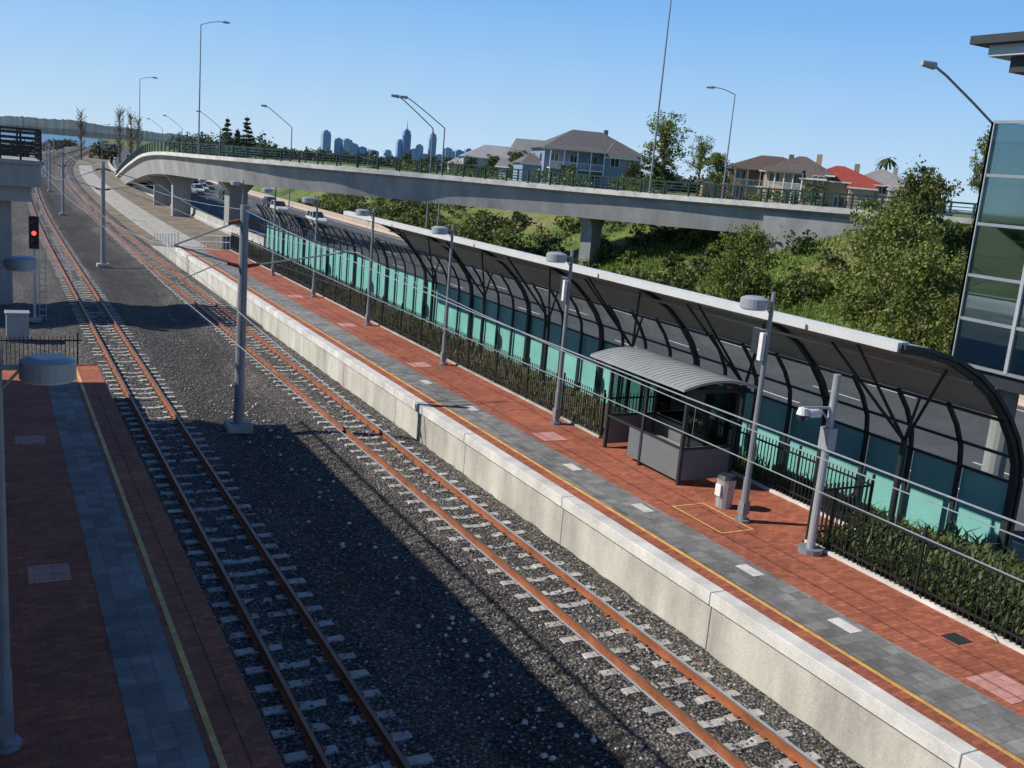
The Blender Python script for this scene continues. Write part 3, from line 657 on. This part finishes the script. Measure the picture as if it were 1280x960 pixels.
b=B(); k=len(bl)//3; b.quads(leaves(bl[:k],.2),leafB); b.quads(leaves(bl[k:2*k],.2),leafA); b.quads(leaves(bl[2*k:],.19),leafC); b.build('shrubs_on_bank')
n=36000; yy_=rng.uniform(25,80,n); xx=45.8+rng.uniform(0,1,n)**1.3*17; zz=np.array([gz(a,c) for a,c in zip(xx,yy_)])
a=rng.uniform(0,6.28,n); hh=rng.uniform(.15,.5,n); P0=np.stack([xx,yy_,zz-.05],1); s=np.stack([np.cos(a)*.05,np.sin(a)*.05,0*a],1); tp=P0+np.stack([rng.normal(size=n)*.12,rng.normal(size=n)*.12,hh],1)
b=B(); b.quads(np.stack([P0-s,P0+s,tp+s*.3,tp-s*.3],1),leafmat('grass_blades',(.07,.12,.015),(.22,.3,.05))); b.build('grass')
bl=[]
for i in range(260):
    az=random.uniform(6.5,27); d=random.uniform(330,620); x,y=polar(az,d)
    if x<52+off(y): continue
    z=gz(x,y); s=random.uniform(3.5,7)
    if az>13.5: s=min(s,(random.uniform(8.5,11)-z)/1.75)
    s=max(s,1.5); bl.append((x,y,z+s*.75,s*1.3,s*1.3,s,220,14))
for i in range(90):
    az=random.uniform(26,50); d=random.uniform(210,330); x,y=polar(az,d); s=random.uniform(1.8,3.0); bl.append((x,y,gz(x,y)+s*.7,s*1.3,s*1.3,s,220,14))
for i in range(60):
    y=random.uniform(300,900); x=off(y)-random.uniform(4,14); s=random.uniform(1.5,3); bl.append((x,y,gz(x,y)+s*.6,s*1.3,s*1.3,s,160,12))
for i in range(40):
    y=random.uniform(430,800); x=off(y)+random.uniform(12.5,21)+3; s=random.uniform(1.2,3.6); bl.append((x,y,-.4+s*.6,s*1.3,s*1.3,s,160,12))
b=B(); b.quads(leaves(bl,.7),leafF); b.build('distant_tree_mass')
# ------------------------------------------------------------------ houses
def house(az,d,w,dp,wallh,roofh,wallc,roofc,rot=0,balcony=False,name='brick_house',gable=False):
    x,y=polar(az,d); z=gz(x,y)-.3; e=empty(name,(x,y,z)); e.rotation_euler=(0,0,-R(az)+rot)
    wm=M('house_wall',wallc,.85,0,.1,1); rm=brickmat('roof_tiles',roofc,tuple(c*.8 for c in roofc),tuple(c*.5 for c in roofc),.35,.3,.5,.12)
    b=B(); b.box(-w/2,w/2,-dp/2,dp/2,0,wallh,wm); b.box(-w/2-3,-w/2-.003,-dp/2+2,dp/2-1,0,wallh*.55,wm); b.build('walls',parent=e)
    def hip(b,x0,x1,y0,y1,z0,h,m,o=.6):
        x0-=o;x1+=o;y0-=o;y1+=o; hy=(y1-y0)/2; r0=(x0+min(hy,(x1-x0)*.45),(y0+y1)/2,z0+h); r1=(x1-min(hy,(x1-x0)*.45),(y0+y1)/2,z0+h)
        if gable: r0=(x0,(y0+y1)/2,z0+h); r1=(x1,(y0+y1)/2,z0+h)
        b.face([(x0,y0,z0),(x1,y0,z0),r1,r0],m); b.face([(x1,y1,z0),(x0,y1,z0),r0,r1],m); b.face([(x0,y1,z0),(x0,y0,z0),r0],m); b.face([(x1,y0,z0),(x1,y1,z0),r1],m); b.face([(x0,y0,z0-.02),(x1,y0,z0-.02),(x1,y1,z0-.02),(x0,y1,z0-.02)],whitep)
        b.box(x0,x1,y0-.08,y0-.003,z0-.2,z0,whitep)
    b=B(); hip(b,-w/2,w/2,-dp/2,dp/2,wallh+.01,roofh,rm); hip(b,-w/2-3,-w/2+1,-dp/2+2,dp/2-1,wallh*.55+.01,roofh*.5,rm,.4)
    hip(b,w*.1,w*.42,-dp/2-1.6,0,wallh-.6,roofh*.75,rm,.4); b.box(w*.2,w*.2+.7,dp*.1,dp*.1+.7,wallh,wallh+roofh+.5,wm); b.build('roof',parent=e)
    b=B(); b.box(w*.1,w*.42,-dp/2-1.6,-dp/2-.003,0,wallh-.62,wm); b.build('bay',parent=e)
    b=B()
    nfl=2 if wallh>4.4 else 1
    for fl in range(nfl):
        zz=wallh/nfl*fl+.9
        k=max(3,int(w/3))
        for i in range(k):
            xx=-w/2+w*(i+.5)/k
            yf=-dp/2-1.6 if w*.1<xx<w*.42 else -dp/2
            b.box(xx-.75,xx+.75,yf-.06,yf-.003,zz-.06,zz+1.36,whitep); b.box(xx-.66,xx+.66,yf-.09,yf-.063,zz,zz+1.3,darkglass); b.box(xx-.03,xx+.03,yf-.11,yf-.093,zz,zz+1.3,whitep)
        for i in range(2):
            yy_=-dp/2+dp*(i+.5)/2; b.box(-w/2-.06,-w/2-.003,yy_-.7,yy_+.7,zz,zz+1.3,darkglass); b.box(w/2+.003,w/2+.06,yy_-.7,yy_+.7,zz,zz+1.3,darkglass)
    b.build('windows',parent=e)
    if balcony:
        b=B(); b.box(-w/2+.5,w*.08,-dp/2-2,-dp/2-.12,wallh*.5-.15,wallh*.5,whitep)
        for i in range(5): xx=-w/2+.6+i*(w*.56-.2)/4; b.box(xx-.08,xx+.08,-dp/2-2,-dp/2-1.84,0,wallh-.1,whitep)
        for i in range(40): xx=-w/2+.6+i*(w*.56-.2)/39; b.box(xx-.02,xx+.02,-dp/2-1.95,-dp/2-1.9,wallh*.5,wallh*.5+.95,whitep)
        b.box(-w/2+.5,w*.08,-dp/2-1.97,-dp/2-1.88,wallh*.5+.95,wallh*.5+1.02,whitep); b.face([(-w/2,-dp/2-2.4,wallh-.1),(w*.09,-dp/2-2.4,wallh-.1),(w*.09,-dp/2,wallh+.6),(-w/2,-dp/2,wallh+.6)],rm)
        b.build('balcony',parent=e)
house(31.2,170,16,11,5.9,3.4,(.20,.27,.38),(.14,.13,.135),.25,True,'rendered_house')
house(28.7,195,9,9,4.6,3.4,(.35,.36,.38),(.2,.2,.21),-.3,False,'rendered_house',True)
house(26.3,235,16,10,4.2,3.0,(.4,.4,.4),(.36,.36,.36),.1,False,'rendered_house')
house(41.4,155,13,10,5.0,2.2,(.36,.24,.15),(.12,.085,.07),.15,True)
house(43.0,150,9,9,4.9,2.4,(.42,.3,.2),(.13,.1,.09),-.1,True)
house(45.0,150,10,9,4.2,2.2,(.4,.32,.22),(.36,.06,.04),.1,False)
house(47.1,170,9,9,4.6,2.4,(.4,.38,.36),(.3,.29,.28),.1,False)
# ------------------------------------------------------------------ city, hills, river
ct=[brickmat('hazed_tower_facade',c,tuple(v*.88 for v in c),tuple(v*.7 for v in c),16,11,0,.05,.5,2.0,True) for c in ((.24,.40,.62),(.33,.48,.68),(.19,.33,.56),(.42,.54,.7))]  # blue distance haze is mixed into the facade colours
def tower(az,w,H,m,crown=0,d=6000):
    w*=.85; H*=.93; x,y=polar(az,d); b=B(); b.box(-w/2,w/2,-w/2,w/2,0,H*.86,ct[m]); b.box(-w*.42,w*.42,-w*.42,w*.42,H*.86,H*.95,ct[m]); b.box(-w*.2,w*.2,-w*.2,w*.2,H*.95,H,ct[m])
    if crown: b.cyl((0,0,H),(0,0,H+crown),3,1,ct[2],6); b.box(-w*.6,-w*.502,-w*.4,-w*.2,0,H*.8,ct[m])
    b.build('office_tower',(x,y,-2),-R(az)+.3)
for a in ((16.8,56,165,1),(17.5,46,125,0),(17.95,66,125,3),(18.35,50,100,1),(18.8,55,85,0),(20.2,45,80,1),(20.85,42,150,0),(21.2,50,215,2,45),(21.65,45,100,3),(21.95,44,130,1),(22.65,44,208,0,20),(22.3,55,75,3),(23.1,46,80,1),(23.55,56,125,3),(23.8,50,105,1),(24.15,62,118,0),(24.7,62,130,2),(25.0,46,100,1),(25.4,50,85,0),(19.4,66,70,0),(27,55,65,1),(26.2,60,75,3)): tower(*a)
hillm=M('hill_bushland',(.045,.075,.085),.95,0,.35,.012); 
def ridge(name,az0,az1,d,hf,depth=500):
    b=B(); b.mi(hillm); n=200
    for i in range(n+1):
        az=az0+(az1-az0)*i/n; h=hf(i/n)+random.uniform(-2.,2.)
        for dd,k in ((-depth,0),(-depth*.93,.4),(-depth*.4,.8),(0,1),(depth,.6)):
            x,y=polar(az,d+dd); b.v.append((x,y,-3+h*k))
    for i in range(n):
        for j in range(4): b.f.append((i*5+j,i*5+5+j,i*5+6+j,i*5+1+j)); b.m.append(0)
    b.build(name)
ridge('hill',-12,13,4000,lambda t:52*(1-.6*sm((t-.7)/.3))+4*math.sin(t*23)+2*math.sin(t*61))
ridge('hill',9,30,6600,lambda t:24+4*math.sin(t*31)+2*math.sin(t*77))
ridge('hill',25,60,3000,lambda t:12+2*math.sin(t*31))
wm,t,out=nt('river_water'); p=t.nodes.new('ShaderNodeBsdfPrincipled'); p.inputs['Base Color'].default_value=(.05,.10,.15,1); p.inputs['Roughness'].default_value=.25
no=noise(t,.5,4); addbump(t,p,no.outputs[0],.4,.3); t.links.new(p.outputs[0],out.inputs[0])
b=B(); b.face([(-600,830,-.2),(90,830,-.2),(260,2500,-.2),(800,3500,-.2),(-600,3500,-.2)],wm); b.build('river_water')
# ------------------------------------------------------------------ light
w=bpy.data.worlds.new('World'); scene.world=w; w.use_nodes=True; t=w.node_tree; t.nodes.clear()
sky=t.nodes.new('ShaderNodeTexSky'); sky.sky_type='NISHITA'; sky.sun_disc=False; sky.sun_elevation=R(39); sky.sun_rotation=R(-65.8); sky.air_density=1.0; sky.dust_density=.1; sky.ozone_density=3
bg=t.nodes.new('ShaderNodeBackground'); bg.inputs[1].default_value=.08; o=t.nodes.new('ShaderNodeOutputWorld'); t.links.new(sky.outputs[0],bg.inputs[0])
tc=t.nodes.new('ShaderNodeTexCoord'); sp=t.nodes.new('ShaderNodeSeparateXYZ'); t.links.new(tc.outputs['Generated'],sp.inputs[0])
rc=ramp(t,sp.outputs[2],[(0,(.56,.76,.96)),(.06,(.42,.67,.96)),(.16,(.22,.50,.94)),(.30,(.11,.34,.82)),(.42,(.05,.14,.38)),(1,(.03,.075,.2))])
bg2=t.nodes.new('ShaderNodeBackground'); bg2.inputs[1].default_value=1; t.links.new(rc,bg2.inputs[0])
mx=t.nodes.new('ShaderNodeMixShader'); mx.inputs[0].default_value=.88; t.links.new(bg.outputs[0],mx.inputs[1]); t.links.new(bg2.outputs[0],mx.inputs[2]); t.links.new(mx.outputs[0],o.inputs[0])
sl=bpy.data.lights.new('sun','SUN'); sl.energy=5.0; sl.angle=R(.5); sl.color=(1,.95,.86); so=bpy.data.objects.new('sun',sl); scene.collection.objects.link(so)
el=R(39); so.rotation_euler=Vector((.912*math.cos(el),-.41*math.cos(el),-math.sin(el))).to_track_quat('-Z','Y').to_euler()
# ------------------------------------------------------------------ camera
cam=bpy.data.cameras.new('camera'); co=bpy.data.objects.new('camera',cam); scene.collection.objects.link(co)
cam.lens=35; cam.sensor_width=36; cam.clip_end=40000; cam.clip_start=.1
hd,pt,rl=R(28.25),R(12),R(5)
F=Vector((math.sin(hd),math.cos(hd),0)); r=Vector((math.cos(hd),-math.sin(hd),0)); c=F*math.cos(pt)-Vector((0,0,math.sin(pt))); up=F*math.sin(pt)+Vector((0,0,math.cos(pt)))
xa=r*math.cos(rl)+up*math.sin(rl); za=-c; ya=za.cross(xa)
mt=Matrix((( xa.x,ya.x,za.x,0),(xa.y,ya.y,za.y,0),(xa.z,ya.z,za.z,8.8),(0,0,0,1))); co.matrix_world=mt
scene.camera=co
scene.view_settings.view_transform='Standard'; scene.view_settings.look='None'; scene.view_settings.exposure=0
